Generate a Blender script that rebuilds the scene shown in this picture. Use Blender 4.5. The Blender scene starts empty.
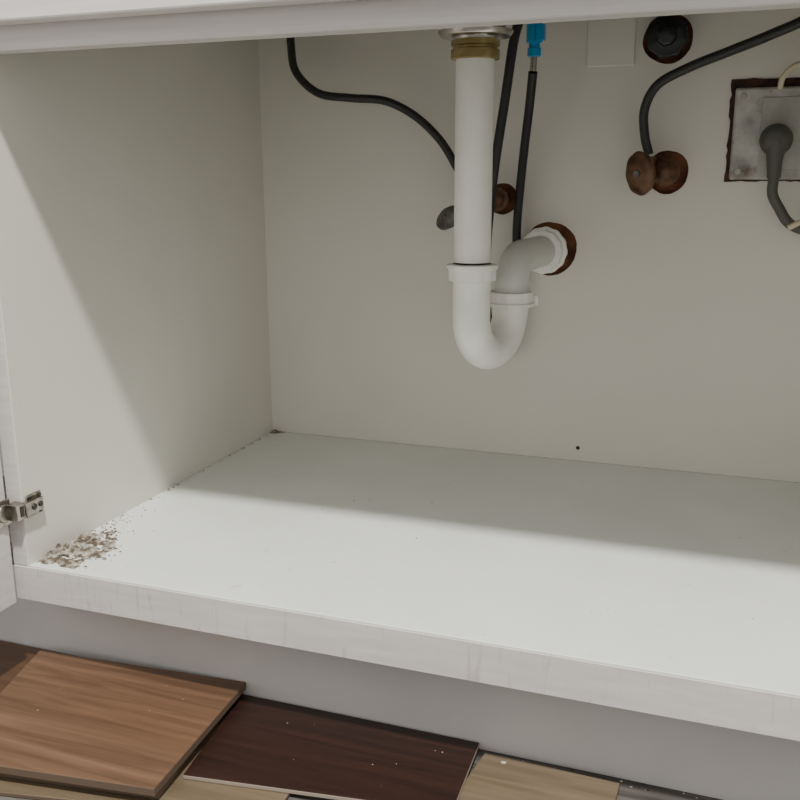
import bpy, bmesh, math, random
from mathutils import Vector, Matrix, noise
random.seed(4)
# ---------- materials ----------
def newmat(name,col,rough=.5,metal=0,spec=.5):
    m=bpy.data.materials.new(name);m.use_nodes=True
    b=m.node_tree.nodes['Principled BSDF']
    b.inputs['Base Color'].default_value=(*col,1);b.inputs['Roughness'].default_value=rough
    b.inputs['Metallic'].default_value=metal;b.inputs['Specular IOR Level'].default_value=spec
    return m
def noisy(name,c1,c2,scale=(8,8,8),rough=.5,metal=0,detail=6,bump=0,lo=.35,hi=.65,dist=0,spec=.5):
    m=newmat(name,c1,rough,metal,spec);nt=m.node_tree;N=nt.nodes;L=nt.links;b=N['Principled BSDF']
    tc=N.new('ShaderNodeTexCoord');mp=N.new('ShaderNodeMapping');mp.inputs['Scale'].default_value=scale
    n=N.new('ShaderNodeTexNoise');n.inputs['Scale'].default_value=1;n.inputs['Detail'].default_value=detail
    n.inputs['Distortion'].default_value=dist
    r=N.new('ShaderNodeValToRGB');r.color_ramp.elements[0].position=lo;r.color_ramp.elements[1].position=hi
    r.color_ramp.elements[0].color=(*c1,1);r.color_ramp.elements[1].color=(*c2,1)
    L.new(tc.outputs['Object'],mp.inputs[0]);L.new(mp.outputs[0],n.inputs['Vector']);L.new(n.outputs['Fac'],r.inputs[0]);L.new(r.outputs[0],b.inputs['Base Color'])
    if bump:
        bp=N.new('ShaderNodeBump');bp.inputs['Strength'].default_value=bump;bp.inputs['Distance'].default_value=.001
        L.new(n.outputs['Fac'],bp.inputs['Height']);L.new(bp.outputs[0],b.inputs['Normal'])
    return m
def overlay(m,scale,lo,hi,col,dist=0,detail=6):
    """multiply sparse noise marks over the base colour"""
    nt=m.node_tree;N=nt.nodes;L=nt.links;b=N['Principled BSDF']
    src=b.inputs['Base Color'].links[0].from_socket
    tc=N.new('ShaderNodeTexCoord');mp=N.new('ShaderNodeMapping');mp.inputs['Scale'].default_value=scale
    n=N.new('ShaderNodeTexNoise');n.inputs['Scale'].default_value=1;n.inputs['Detail'].default_value=detail;n.inputs['Distortion'].default_value=dist
    r=N.new('ShaderNodeValToRGB');r.color_ramp.elements[0].position=lo;r.color_ramp.elements[1].position=hi
    r.color_ramp.elements[0].color=(1,1,1,1);r.color_ramp.elements[1].color=(*col,1)
    mx=N.new('ShaderNodeMix');mx.data_type='RGBA';mx.blend_type='MULTIPLY';mx.inputs[0].default_value=1
    L.new(tc.outputs['Object'],mp.inputs[0]);L.new(mp.outputs[0],n.inputs['Vector']);L.new(n.outputs['Fac'],r.inputs[0])
    L.new(src,mx.inputs[6]);L.new(r.outputs[0],mx.inputs[7]);L.new(mx.outputs[2],b.inputs['Base Color'])
M_wall=noisy('cab_interior_laminate',(.675,.655,.59),(.705,.685,.62),(5,5,5),.45)
M_floor=noisy('cab_floor_laminate',(.73,.755,.715),(.78,.805,.765),(7,7,7),.36)
overlay(M_floor,(55,55,55),.68,.80,(.72,.69,.62),.5,8)
M_face=noisy('face_woodgrain',(.57,.545,.53),(.65,.625,.605),(6,40,160),.55,bump=.25,dist=.4)
M_front=noisy('front_edge_laminate',(.575,.55,.53),(.64,.615,.595),(14,40,110),.5,bump=.2,dist=.5)
overlay(M_front,(110,30,18),.60,.74,(.82,.79,.77),1.2)
overlay(M_front,(3,3,3),.5,.7,(.95,.93,.92),0)
M_toe=noisy('toe_kick_paint',(.48,.46,.455),(.54,.52,.515),(6,6,6),.5)
M_pvc=noisy('white_pvc',(.80,.79,.75),(.85,.84,.80),(30,30,30),.28)
M_pvc2=newmat('aged_pvc',(.62,.62,.59),.35)
M_black=newmat('black_hose',(.012,.012,.013),.45)
M_braid=noisy('braided_black',(.010,.010,.011),(.035,.035,.033),(500,500,500),.4,bump=.3)
M_blue=newmat('blue_clip',(.02,.3,.62),.35)
M_rust=noisy('rusty_brass',(.07,.032,.018),(.19,.095,.05),(70,70,70),.45,metal=.4,bump=.4)
M_copper=noisy('tarnished_copper',(.10,.052,.03),(.22,.125,.072),(60,60,60),.4,metal=.5,bump=.3)
M_brown=noisy('brown_cavity',(.07,.022,.010),(.19,.07,.03),(50,50,50),.85,bump=.5)
M_steel=newmat('chrome',(.5,.48,.45),.25,1)
M_hinge=noisy('hinge_nickel',(.22,.2,.17),(.5,.47,.42),(120,120,120),.3,metal=1)
M_brassnut=noisy('brass_nut',(.35,.27,.12),(.5,.42,.22),(60,60,60),.35,metal=.9)
M_dmetal=noisy('dull_metal',(.10,.10,.097),(.24,.24,.23),(90,90,90),.32,metal=.8)
M_galv=noisy('galvanized_plate',(.27,.265,.245),(.50,.49,.46),(35,35,35),.45,metal=.4,bump=.2)
overlay(M_galv,(45,45,45),.56,.70,(.40,.28,.20),.3)
M_dark=noisy('cutout_edge_rust',(.02,.012,.01),(.10,.045,.03),(60,60,60),.9)
M_plug=newmat('plug_rubber',(.09,.09,.077),.5)
M_beige=newmat('beige_cable',(.6,.52,.38),.5)
M_debris=noisy('debris',(.26,.23,.19),(.52,.49,.44),(120,120,120),.9)
M_crumb=newmat('dark_crumb',(.075,.055,.04),.9)
M_chip=noisy('swollen_particleboard',(.10,.075,.05),(.46,.43,.37),(130,130,130),.9,bump=.8,lo=.42,hi=.64)
# ---------- mesh helpers ----------
def obj_from_bm(bm,name,mat,smooth=False,parent=None,bevel=0):
    me=bpy.data.meshes.new(name);bmesh.ops.recalc_face_normals(bm,faces=bm.faces);bm.to_mesh(me);bm.free()
    o=bpy.data.objects.new(name,me);bpy.context.scene.collection.objects.link(o)
    for m in (mat if isinstance(mat,list) else [mat]): me.materials.append(m)
    if smooth:
        for p in me.polygons:p.use_smooth=True
        try: me.set_sharp_from_angle(angle=math.radians(40))
        except Exception: pass
    if parent:o.parent=parent
    if bevel:
        b=o.modifiers.new('bev','BEVEL');b.width=bevel;b.segments=2;b.limit_method='ANGLE'
    return o
def empty(name):
    e=bpy.data.objects.new(name,None);bpy.context.scene.collection.objects.link(e);e.empty_display_size=.05;return e
def addbox(bm,lo,hi):
    vs=[bm.verts.new((x,y,z)) for x in(lo[0],hi[0]) for y in(lo[1],hi[1]) for z in(lo[2],hi[2])]
    for f in((0,1,3,2),(4,6,7,5),(0,4,5,1),(2,3,7,6),(0,2,6,4),(1,5,7,3)): bm.faces.new([vs[i] for i in f])
def box(name,lo,hi,mat,parent=None,bevel=.0008):
    bm=bmesh.new();addbox(bm,lo,hi);return obj_from_bm(bm,name,mat,parent=parent,bevel=bevel)
def spline(pts,n=10):
    P=[Vector(p) for p in pts];P=[2*P[0]-P[1]]+P+[2*P[-1]-P[-2]];o=[]
    for i in range(1,len(P)-2):
        for k in range(n):
            t=k/n;a,b,c,d=P[i-1:i+3]
            o.append(.5*((2*b)+(c-a)*t+(2*a-5*b+4*c-d)*t*t+(3*b-a-3*c+d)*t**3))
    o.append(P[-2]);return o
def sweep(bm,pts,rad,seg=20,mi=0):
    pts=[Vector(p) for p in pts];n=len(pts)
    R=rad if isinstance(rad,(list,tuple)) else [rad]*n
    T=[(pts[min(i+1,n-1)]-pts[max(i-1,0)]).normalized() for i in range(n)]
    a=T[0].orthogonal().normalized();rings=[]
    for i in range(n):
        a=(a-T[i]*a.dot(T[i])).normalized();b=T[i].cross(a)
        rings.append([bm.verts.new(pts[i]+R[i]*(math.cos(2*math.pi*k/seg)*a+math.sin(2*math.pi*k/seg)*b)) for k in range(seg)])
    fs=[]
    for i in range(n-1):
        for k in range(seg):
            fs.append(bm.faces.new((rings[i][k],rings[i][(k+1)%seg],rings[i+1][(k+1)%seg],rings[i+1][k])))
    fs+=[bm.faces.new(rings[0][::-1]),bm.faces.new(rings[-1])]
    for f in fs:f.material_index=mi
def lathe(bm,c,axis,prof,seg=32,mi=0,ridge=0,nr=0):
    c=Vector(c);ax=Vector(axis).normalized();a=ax.orthogonal().normalized();b=ax.cross(a);rings=[]
    for (h,r) in prof:
        ring=[]
        for k in range(seg):
            t=2*math.pi*k/seg;rr=r*(1+(ridge if (nr and (k*nr*2//seg)%2) else 0))
            ring.append(bm.verts.new(c+ax*h+rr*(math.cos(t)*a+math.sin(t)*b)))
        rings.append(ring)
    for i in range(len(rings)-1):
        for k in range(seg):
            bm.faces.new((rings[i][k],rings[i][(k+1)%seg],rings[i+1][(k+1)%seg],rings[i+1][k])).material_index=mi
    bm.faces.new(rings[0][::-1]).material_index=mi;bm.faces.new(rings[-1]).material_index=mi
def part(name,fn,mat,parent,smooth=True,bevel=0):
    bm=bmesh.new();fn(bm);return obj_from_bm(bm,name,mat,smooth,parent,bevel)
# ---------- cabinet ----------
D=.55;Wd=1.0;T=.0388
cab=empty('sink_base_cabinet')
box('side_panel_left',(-.018,0,-T),(0,D+.006,.70),M_wall,cab)
box('side_panel_right',(Wd,0,-T),(Wd+.018,D+.006,.70),M_wall,cab)
box('bottom_panel',(0,.001,-.018),(Wd,D,0),M_floor,cab)
box('bottom_front_rail',(-.018,-.002,-T),(Wd+.018,.0,-.0012),M_front,cab,.0004)
box('bottom_rail_core',(0,.0005,-T),(Wd,.018,-.0185),M_face,cab)
box('side_edge_band_left',(-.018,-.0012,.0),(-.001,-.0001,.70),M_face,cab,.0003)
box('top_rail',(-.018,-.002,.5045),(Wd+.018,.018,.70),M_face,cab,.0015)
box('false_drawer_front',(-.016,-.024,.525),(Wd+.016,-.003,.695),M_face,cab,.002)
bp=box('back_panel',(0,D,0),(Wd,D+.006,.70),M_wall,cab,0)
holes=[((.3665,.3629),.021),((.4335,.2967),.036),((.5806,.3978),.027),((.5716,.5596),.030),((.483,.019),.0028)]
for (c,r) in holes:
    bm=bmesh.new();n=64
    def rr(k):
        t=2*math.pi*k/n
        return r*(1+(.07*noise.noise((math.cos(t)+c[0]*30,math.sin(t),0))+.02*noise.noise((math.cos(t)*6,math.sin(t)*6,c[0]*9)) if r>.01 else 0))
    pr=[(c[0]+rr(k)*math.cos(2*math.pi*k/n),c[1]+rr(k)*math.sin(2*math.pi*k/n)) for k in range(n)]
    A=[bm.verts.new((x,D-.02,z)) for x,z in pr];B=[bm.verts.new((x,D+.03,z)) for x,z in pr]
    for k in range(n): bm.faces.new((A[k],A[(k+1)%n],B[(k+1)%n],B[k]))
    bm.faces.new(A[::-1]);bm.faces.new(B)
    cut=obj_from_bm(bm,'cut',M_brown)
    md=bp.modifiers.new('b','BOOLEAN');md.object=cut;md.operation='DIFFERENCE';md.solver='EXACT'
    try: md.material_mode='TRANSFER'
    except Exception: pass
    bpy.context.view_layer.update()
    me=bpy.data.meshes.new_from_object(bp.evaluated_get(bpy.context.evaluated_depsgraph_get()))
    bp.modifiers.clear();bp.data=me;bpy.data.objects.remove(cut)
box('wall_cavity_liner',(.0,D+.0065,-.02),(Wd,D+.014,.70),M_brown,cab,0)
box('toe_kick',(-.60,.05,-.142),(Wd+.60,.066,-T-.0005),M_toe,cab)
box('countertop',(-.6,-.03,.7005),(1.6,D+.014,.735),noisy('counter_stone',(.35,.33,.3),(.5,.48,.45),(30,30,30),.3),None,.003)
part('kitchen_sink',lambda bm:addbox(bm,(.16,.10,.585),(.66,.43,.6995)),M_steel,None,False,.02)
# ---------- door + hinge ----------
door=empty('cabinet_door')
box('door_panel',(-.028,-.46,-.0385),(-.009,-.012,.518),M_face,door,.0015)
hp=empty('concealed_hinge')
def hingef(bm):
    h=.030
    addbox(bm,(.0002,.004,.021+h),(.002,.026,.045+h))
    addbox(bm,(.002,-.004,.0265+h),(.008,.022,.0405+h))
    addbox(bm,(-.006,-.016,.025+h),(.007,-.004,.042+h))
    addbox(bm,(-.0088,-.030,.020+h),(-.006,-.010,.047+h))
    lathe(bm,(-.006,-.020,.034+h),(1,0,0),[(0,.010),(.003,.009)],20)
part('hinge_body',hingef,M_hinge,hp,True,.0005)
def hscr(bm):
    h=.030
    for z in (.0245,.0415): lathe(bm,(.002,.0225,z+h),(1,0,0),[(0,.0026),(.0014,.0022)],12)
    lathe(bm,(.008,.008,.0335+h),(1,0,0),[(0,.0036),(.0015,.003)],12)
    lathe(bm,(.008,.017,.0335+h),(1,0,0),[(0,.0030),(.0015,.0025)],12)
    addbox(bm,(.007,-.011,.028+h),(.0075,-.006,.039+h))
part('hinge_screws',hscr,newmat('screw_dark',(.06,.055,.05),.4,.8),hp)
# ---------- room shell ----------
def floor_mat():
    m=newmat('grey_plank_floor',(.2,.2,.2),.45);nt=m.node_tree;N=nt.nodes;L=nt.links;b=N['Principled BSDF']
    tc=N.new('ShaderNodeTexCoord')
    br=N.new('ShaderNodeTexBrick');br.inputs['Scale'].default_value=1;br.inputs['Brick Width'].default_value=.9;br.inputs['Row Height'].default_value=.12
    br.inputs['Mortar Size'].default_value=.0015;br.inputs['Color1'].default_value=(.12,.11,.10,1);br.inputs['Color2'].default_value=(.16,.15,.135,1);br.inputs['Mortar'].default_value=(.03,.03,.03,1)
    mp=N.new('ShaderNodeMapping');mp.inputs['Scale'].default_value=(8,110,6)
    n=N.new('ShaderNodeTexNoise');n.inputs['Scale'].default_value=1;n.inputs['Detail'].default_value=8;n.inputs['Distortion'].default_value=.7
    r=N.new('ShaderNodeValToRGB');r.color_ramp.elements[0].position=.35;r.color_ramp.elements[0].color=(.3,.3,.3,1);r.color_ramp.elements[1].position=.62
    mx=N.new('ShaderNodeMix');mx.data_type='RGBA';mx.blend_type='MULTIPLY';mx.inputs[0].default_value=1
    L.new(tc.outputs['Object'],br.inputs[0]);L.new(tc.outputs['Object'],mp.inputs[0]);L.new(mp.outputs[0],n.inputs['Vector']);L.new(n.outputs['Fac'],r.inputs[0])
    L.new(br.outputs['Color'],mx.inputs[6]);L.new(r.outputs[0],mx.inputs[7]);L.new(mx.outputs[2],b.inputs['Base Color'])
    return m
box('floor',(-2.2,-3,-.162),(3,D+.014,-.142),floor_mat(),None,0)
box('wall_back',(-2.2,D+.015,-.162),(3,D+.115,2.3),noisy('wall_paint',(.6,.57,.52),(.63,.6,.55),(4,4,4),.7),None,0)
# ---------- floor samples ----------
M_pcore=newmat('plank_core',(.11,.075,.05),.8)
M_pcore2=newmat('plank_core_light',(.30,.25,.20),.8)
def plank(name,c,z0,z1,mat,core=None):
    bm=bmesh.new();A=[bm.verts.new((x,y,z0)) for x,y in c];B=[bm.verts.new((x,y,z1)) for x,y in c]
    for k in range(4): bm.faces.new((A[k],A[(k+1)%4],B[(k+1)%4],B[k])).material_index=1
    bm.faces.new(A[::-1]).material_index=1;bm.faces.new(B).material_index=0
    return obj_from_bm(bm,name,[mat,core or M_pcore],False,None,.0008)
def wood(name,c1,c2,ang,sc=(5,75,10),rough=.42):
    m=noisy(name,c1,c2,sc,rough,detail=10,dist=.9,lo=.28,hi=.72,bump=.15)
    for n in m.node_tree.nodes:
        if n.type=='MAPPING': n.inputs['Rotation'].default_value=(0,0,ang)
    return m
plank('walnut_floor_sample',[(-.2337,.0466),(.2100,.0485),(.2294,-.1204),(-.1255,-.1694)],-.1373,-.1275,wood('walnut_dark',(.055,.025,.012),(.095,.048,.024),.1))
plank('walnut_floor_sample',[(-.0268,.0317),(.2232,.0490),(.2324,-.1300),(.0221,-.1565)],-.1272,-.119,wood('walnut_light',(.08,.041,.020),(.175,.099,.056),.08))
plank('dark_floor_sample',[(.2171,.0480),(.4752,.0480),(.4783,-.0555),(.2339,-.0890)],-.1373,-.133,wood('espresso',(.013,.0048,.0026),(.032,.0125,.0075),0),M_pcore2)
M_oak=wood('oak_tan',(.11,.08,.048),(.175,.134,.088),0)
plank('oak_floor_sample',[(.4826,.0405),(.6084,.0368),(.6061,-.0286),(.4683,-.0576)],-.1417,-.137,M_oak)
plank('oak_floor_sample',[(-.04,.01),(.33,.01),(.335,-.1120),(-.05,-.185)],-.1417,-.1375,M_oak)
# ---------- drain P-trap ----------
tx,ty=.3928,.297;lx,ly=.418,.387
trap=empty('drain_p_trap')
part('tailpiece',lambda bm:sweep(bm,[(tx,ty,.52),(tx,ty,.30)],.0208,32),M_pvc,trap)
def ubend(bm):
    A=Vector((tx,ty,0));B=Vector((lx,ly,0));c=(A+B)/2;h=(B-A)/2;R=h.length;zc=.238
    pts=[(tx,ty,.298),(tx,ty,.27),(tx,ty,.25)]
    for k in range(0,25):
        t=math.pi*k/24;p=c-h*math.cos(t);pts.append((p.x,p.y,zc-R*math.sin(t)))
    pts.append((lx,ly,.252))
    sweep(bm,pts,.0215,32)
part('j_bend',ubend,M_pvc,trap)
def arm(bm):
    hx,hz=.4335,.2967;pts=[(lx,ly,.24),(lx,ly,.255)]
    e0=Vector((lx,ly,.258));d=Vector((hx-lx,D-ly,0)).normalized();R=hz-.258
    for k in range(1,13):
        t=math.pi/2*k/12;pts.append(e0+d*R*(1-math.cos(t))+Vector((0,0,R*math.sin(t))))
    pts.append(Vector((hx,D,hz))+d*.004)
    sweep(bm,pts,.0205,32)
part('trap_arm',arm,M_pvc2,trap)
def nuts(bm):
    lathe(bm,(tx,ty,.279),(0,0,1),[(0,.0235),(.001,.0262),(.013,.0262),(.014,.028),(.018,.028),(.019,.024)],48,0,.035,12)
    lathe(bm,(lx,ly,.240),(0,0,1),[(0,.028),(.004,.028),(.005,.0258),(.017,.0258),(.018,.0235)],48,0,.035,12)
    for a in (.5,.5+math.pi):
        c0=Vector((lx+math.cos(a)*.030,ly+math.sin(a)*.030,.246));addbox(bm,c0-Vector((.005,.004,.006)),c0+Vector((.005,.004,.006)))
    d=Vector((.4335-lx,D-ly,0)).normalized()
    c=Vector((.4335,D,.2967))-d*.046
    lathe(bm,c,d,[(0,.0235),(.001,.027),(.014,.027),(.015,.0305),(.020,.0305),(.021,.0245),(.042,.0245)],48,0,.03,12)
part('slip_nuts',nuts,M_pvc,trap)
part('brass_locknut',lambda bm:lathe(bm,(tx,ty,.514),(0,0,1),[(0,.0235),(.001,.0255),(.010,.0255),(.011,.0235),(.013,.0235),(.014,.0255),(.019,.0255)],48,0,.02,6),M_brassnut,trap)
part('strainer_basket',lambda bm:lathe(bm,(tx,ty,.533),(0,0,1),[(0,.024),(.003,.025),(.004,.037),(.008,.040),(.0095,.040),(.012,.032),(.050,.034)],48),M_steel,trap)
# ---------- shutoff valves ----------
def valve(hc,hd,ho,face,mat_h,ru,rs,roll,br=1):
    v=empty('shutoff_valve')
    hc=Vector((hc[0],D,hc[1]));b0=Vector(ho)
    def body(bm):
        sweep(bm,[hc+Vector((0,.006,0)),Vector((hc.x,b0.y,hc.z))],.0095,20)
        lathe(bm,Vector((hc.x,b0.y+.014,hc.z)),(0,-1,0),[(0,.013*br),(.001,.0150*br),(.012,.0150*br),(.014,.0125*br),(.020,.012*br),(.024,.009),(.026,.004)],36,0,.02,6)
        sweep(bm,[Vector((hc.x,b0.y,hc.z)),b0],.0095,18)
        sweep(bm,[b0,b0+Vector((0,0,.016))],.0065,16)
        lathe(bm,b0+Vector((0,0,.008)),(0,0,1),[(0,.008),(.001,.0095),(.011,.0095),(.012,.007)],24,0,.05,6)
    part('valve_body',body,M_rust,v)
    hd=Vector(hd);ax=Vector(face).normalized()
    part('valve_stem',lambda bm:sweep(bm,spline([b0,b0*.5+hd*.5,hd],5),.006,14),mat_h,v)
    def hand(bm):
        s0=ax.cross(Vector((0,0,1))).normalized();u0=s0.cross(ax)
        up=math.cos(roll)*u0+math.sin(roll)*s0;side=math.cos(roll)*s0-math.sin(roll)*u0
        rings=[];n=36
        for (h,s) in((-.006,.70),(-.005,.93),(-.002,1.0),(.002,1),(.0048,.9),(.0064,.6),(.0068,.25)):
            rings.append([bm.verts.new(hd+ax*h+s*(1+.02*math.cos(8*t))*(ru*math.cos(t)*up+rs*math.sin(t)*side)) for t in [2*math.pi*k/n for k in range(n)]])
        for i in range(len(rings)-1):
            for k in range(n): bm.faces.new((rings[i][k],rings[i][(k+1)%n],rings[i+1][(k+1)%n],rings[i+1][k]))
        bm.faces.new(rings[0][::-1]);bm.faces.new(rings[-1])
        lathe(bm,hd+ax*.006,ax,[(0,.005),(.003,.004)],12,1)
    part('oval_handle',hand,[mat_h,M_dmetal],v)
    return b0+Vector((0,0,.0225))
va=valve((.3665,.3629),(.3080,.485,.3395),(.3295,.5050,.3520),(-.5,-.8,.15),M_dmetal,.0215,.0135,-1.0)
vb=valve((.5806,.3978),(.5530,.490,.3960),(.5600,.5150,.3966),(-.45,-.89,-.05),M_copper,.0265,.0195,.15,1.15)
# ---------- hoses ----------
def tube_obj(name,pts,r,mat,parent=None):
    return part(name,lambda bm:sweep(bm,spline(pts,10),r,14),mat,parent)
tube_obj('water_supply_hose',[(.078,.50,.69),(.0764,.5,.6005),(.0768,.5,.5685),(.0832,.5,.5333),(.1156,.5,.5048),(.1630,.5,.4969),(.2118,.505,.4920),(.2527,.51,.4720),(.2880,.51,.4405),(.3127,.508,.4040),va],.0055,M_braid)
tube_obj('pullout_spray_hose',[(.425,.455,.69),(.4101,.445,.5902),(.4015,.44,.5517),(.3922,.44,.4835),(.3790,.45,.4069),(.3640,.48,.3248),(.3577,.50,.2437),(.3619,.51,.1904),(.3756,.52,.1600),(.3899,.525,.1628),(.3960,.525,.2010),(.3941,.525,.2694),(.3935,.52,.3297),(.4014,.51,.4137),(.4095,.50,.4751),(.4174,.48,.5187)],.0058,M_black)
bc=empty('hose_quick_connector')
p0=Vector((.4174,.48,.5187));p1=Vector((.4181,.48,.5362));p2=Vector((.4179,.48,.5789))
part('connector_stem',lambda bm:sweep(bm,[p0+Vector((0,0,.0005)),p1+Vector((0,0,.004))],.0042,16),M_steel,bc)
def conn2(bm):
    ax=(p2-p1).normalized();L=(p2-p1).length
    lathe(bm,p1,ax,[(0,.006),(.001,.0085),(.010,.0085),(.011,.007),(.016,.007),(.017,.010),(L,.010)],24)
    q=p1+ax*.024;addbox(bm,q+Vector((.004,-.012,-.006)),q+Vector((.014,-.002,.012)))
part('connector_body',conn2,M_blue,bc)
part('connector_upper_tube',lambda bm:sweep(bm,[p2-Vector((0,0,.002)),Vector((.418,.48,.695))],.005,14),M_black,bc)
tube_obj('water_supply_hose',[vb,(.5535,.5130,.4426),(.5520,.51,.4735),(.5665,.505,.5010),(.6030,.495,.5187),(.6468,.48,.5329),(.6881,.46,.5456),(.7310,.45,.5641),(.78,.45,.61),(.80,.45,.69)],.0057,M_braid)
# capped fitting
cf=empty('capped_pipe_fitting')
def cap(bm):
    c=Vector((.5716,D+.004,.5596))
    lathe(bm,c,(0,-1,0),[(0,.020),(.010,.020),(.011,.024),(.024,.024),(.026,.021),(.027,.012),(.034,.011),(.036,.008)],40,0,.06,8)
part('fitting_cap',cap,newmat('black_plastic',(.015,.02,.02),.3),cf)
box('white_wall_plate',(.4722,D-.003,.529),(.5323,D-.0002,.62),noisy('white_plastic',(.70,.68,.615),(.73,.71,.645),(9,9,9),.4),None,.0025)
# ---------- outlet ----------
ob=empty('electrical_outlet_box')
X0,X1,Z0,Z1=.656,.772,.388,.497
def cutf(bm):
    A=[];B=[];lo=(X0-.005,Z0-.002);hi=(X1+.006,Z1+.011);per=[]
    for i in range(20): per.append((lo[0]+(hi[0]-lo[0])*i/20,lo[1]))
    for i in range(20): per.append((hi[0],lo[1]+(hi[1]-lo[1])*i/20))
    for i in range(20): per.append((hi[0]-(hi[0]-lo[0])*i/20,hi[1]))
    for i in range(20): per.append((lo[0],hi[1]-(hi[1]-lo[1])*i/20))
    for (x,z) in per:
        x+=random.uniform(-.0013,.0013);z+=random.uniform(-.0008,.0008)
        A.append(bm.verts.new((x,D-.0012,z)));B.append(bm.verts.new((x,D-.0002,z)))
    n=len(A)
    for k in range(n): bm.faces.new((A[k],A[(k+1)%n],B[(k+1)%n],B[k]))
    bm.faces.new(A[::-1]);bm.faces.new(B)
part('cutout_edge',cutf,M_dark,ob,False)
part('cover_plate',lambda bm:addbox(bm,(X0,D-.012,Z0),(X1,D-.0018,Z1)),M_galv,ob,False,.003)
def scr(bm):
    for x,z in((X0+.010,Z0+.010),(X0+.010,Z1-.010),(X1-.01,Z0+.01)):
        lathe(bm,(x,D-.012,z),(0,-1,0),[(0,.004),(.0015,.0035)],14)
    addbox(bm,(X0+.032,D-.0145,Z0+.012),(X1-.032,D-.012,Z1-.012))
part('receptacle_face',scr,noisy('receptacle_grey',(.33,.32,.29),(.44,.43,.39),(40,40,40),.4),ob,False,.0008)
pl=empty('power_plug')
px_,pz_=.7066,.4348
def plug(bm):
    lathe(bm,Vector((px_,D-.0148,pz_)),(0,-1,0),[(0,.016),(.002,.0185),(.012,.019),(.020,.017),(.026,.012),(.028,.006)],32)
    sweep(bm,spline([Vector((px_,D-.032,pz_-.002)),Vector((px_,D-.034,pz_-.022)),Vector((px_+.001,D-.034,pz_-.045))],6),[.0125,.012,.0115,.011,.0105,.0100,.0095,.009,.0088,.0085,.0082,.008,.0078],18)
part('plug_body',plug,M_plug,pl)
pe=Vector((px_+.001,D-.034,pz_-.043))
cp=[pe,pe+Vector((0,0,-.02)),(.7165,.516,.3548),(.7306,.516,.3360),(.7561,.52,.3278),(.7980,.53,.3351)]
part('cord',lambda bm:sweep(bm,spline(cp,8),.0062,14),M_plug,pl)
bcab=[(.7274,.49,.3325),(.7399,.49,.3397),(.7711,.50,.3593),(.7892,.52,.4558),(.7534,.52,.5120),(.7249,.52,.5198),(.7088,.525,.5075),(.7059,.532,.4947)]
part('beige_cable',lambda bm:sweep(bm,spline(bcab,8),.0035,12),M_beige,None)
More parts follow.
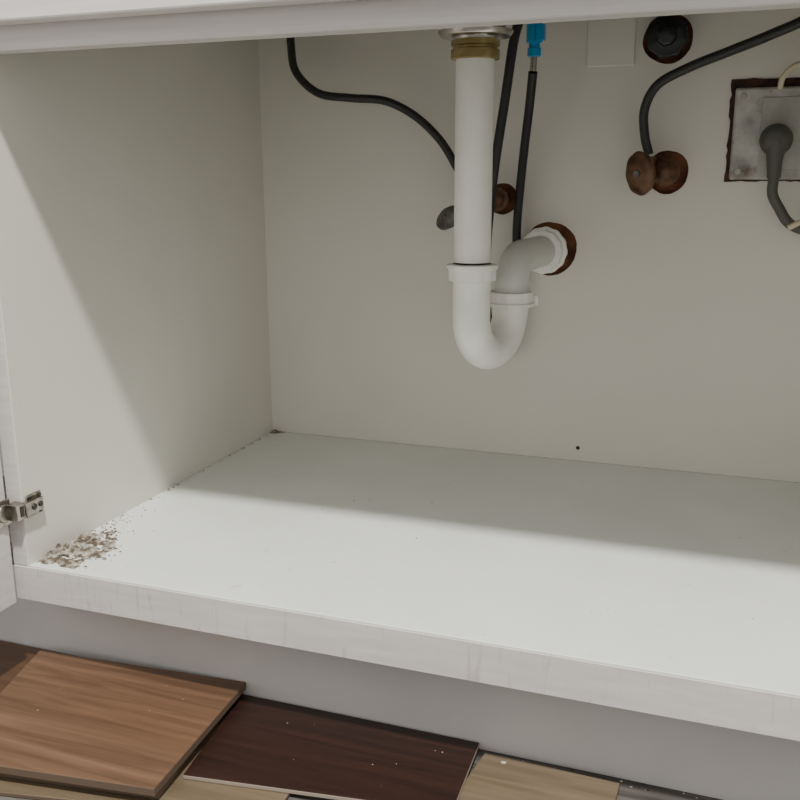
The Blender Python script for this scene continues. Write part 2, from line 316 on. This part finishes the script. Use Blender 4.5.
# ---------- debris ----------
def crumbs(bm,pts):
    for (x,y,z,s,pd) in pts:
        r=bmesh.ops.create_icosphere(bm,subdivisions=1,radius=s)
        sc=Vector((random.uniform(.6,1.5),random.uniform(.6,1.4),random.uniform(.3,.7)))
        rot=Matrix.Rotation(random.random()*6,3,'Z');m=1 if random.random()<pd else 0
        for v in r['verts']:
            v.co=rot@Vector((v.co.x*sc.x*random.uniform(.75,1.25),v.co.y*sc.y*random.uniform(.8,1.2),v.co.z*sc.z))+Vector((x,y,z+s*.3))
            for f in v.link_faces:f.material_index=m
def debris(bm):
    pts=[]
    for i in range(300):
        t=abs(random.gauss(0,.36));x=.003+abs(random.gauss(0,.032))*(1-min(t,.8)*.8);y=.012+t*.20
        if y<.28: pts.append((x,y,0,random.uniform(.0004,.0014),.45))
    for i in range(50): pts.append((.004+abs(random.gauss(0,.016)),.035+abs(random.gauss(0,.024)),0,random.uniform(.0016,.0036),.45))
    for i in range(260): pts.append((.004+abs(random.gauss(0,.017)),.03+abs(random.gauss(0,.032)),0,random.uniform(.0006,.0018),.85))
    for i in range(90): pts.append((.002+abs(random.gauss(0,.0025)),random.uniform(.12,.54),0,random.uniform(.0004,.0012),.6))
    for i in range(55): pts.append((.002+abs(random.gauss(0,.010)),D-.002-abs(random.gauss(0,.006)),0,random.uniform(.0005,.0019),.5))
    for i in range(50): pts.append((random.uniform(.02,.75),D-.002-abs(random.gauss(0,.0012)),0,random.uniform(.0003,.0008),.5))
    for i in range(26): pts.append((random.uniform(.05,.75),random.uniform(.01,.3),0,random.uniform(.0003,.0009),.7))
    crumbs(bm,pts)
    def mound(x0,x1,y0,y1,cx,sx,cy,sy,hh,nx,ny):
        g=[[None]*(ny+1) for _ in range(nx+1)]
        for i in range(nx+1):
            for j in range(ny+1):
                x=x0+(x1-x0)*i/nx;y=y0+(y1-y0)*j/ny
                fo=math.exp(-((x-cx)/sx)**2-((y-cy)/sy)**2)
                nn=noise.fractal((x*85,y*85,1.3),.8,2.2,6)
                g[i][j]=bm.verts.new((x,y,max(-.0006,hh*fo*(.66+1.0*nn)-.0011)))
        for i in range(nx):
            for j in range(ny):
                q=(g[i][j],g[i+1][j],g[i+1][j+1],g[i][j+1])
                if max(v.co.z for v in q)>-.0002: bm.faces.new(q).material_index=2
    mound(.0008,.085,.008,.16,.004,.042,.050,.046,.0078,90,120)
    mound(.0008,.04,.51,.549,.0,.020,.55,.014,.0065,40,40)
    bmesh.ops.delete(bm,geom=[v for v in bm.verts if not v.link_faces],context='VERTS')
part('dirt_debris',debris,[M_debris,M_crumb,M_chip],None,False)
def chips(bm):
    pts=[(random.uniform(.02,.21),random.uniform(-.12,.02),-.119,random.uniform(.0002,.0006),.0) for i in range(7)]
    pts+=[(random.uniform(.25,.46),random.uniform(-.06,.04),-.133,random.uniform(.0002,.0006),.0) for i in range(8)]
    pts+=[(random.uniform(.49,.70),random.uniform(.041,.048),-.142,random.uniform(.0004,.0011),.4) for i in range(22)]
    pts+=[(.503,.030,-.137,.0024,0)]
    crumbs(bm,pts)
part('plaster_crumbs',chips,[newmat('plaster',(.45,.41,.34),.9),M_crumb],None,False)
# ---------- light ----------
l=bpy.data.lights.new('ceiling_light','AREA');l.shape='DISK';l.size=.12;l.energy=84;l.color=(1,.972,.92)
o=bpy.data.objects.new('ceiling_light',l);bpy.context.scene.collection.objects.link(o);o.location=(.75,-.92,2.25)
o.rotation_euler=(Vector((.4,.1,0))-o.location).to_track_quat('-Z','Y').to_euler()
w=bpy.data.worlds.new('world');bpy.context.scene.world=w;w.use_nodes=True
bg=w.node_tree.nodes['Background'];bg.inputs[0].default_value=(1,.972,.92,1);bg.inputs[1].default_value=1.02
# ---------- camera ----------
cd=bpy.data.cameras.new('camera');co=bpy.data.objects.new('camera',cd);bpy.context.scene.collection.objects.link(co)
yaw,pitch,roll=-.3436,.2404,-.0032
f=Vector((math.sin(yaw)*math.cos(pitch),math.cos(yaw)*math.cos(pitch),-math.sin(pitch)))
r0=f.cross(Vector((0,0,1))).normalized();u0=r0.cross(f)
r=math.cos(roll)*r0+math.sin(roll)*u0;u=-math.sin(roll)*r0+math.cos(roll)*u0
m=Matrix((r,u,-f)).transposed().to_4x4();m.translation=Vector((.665,-.7056,.3945));co.matrix_world=m
cd.sensor_width=36;cd.lens=36*915.7/800;cd.clip_start=.01
bpy.context.scene.camera=co
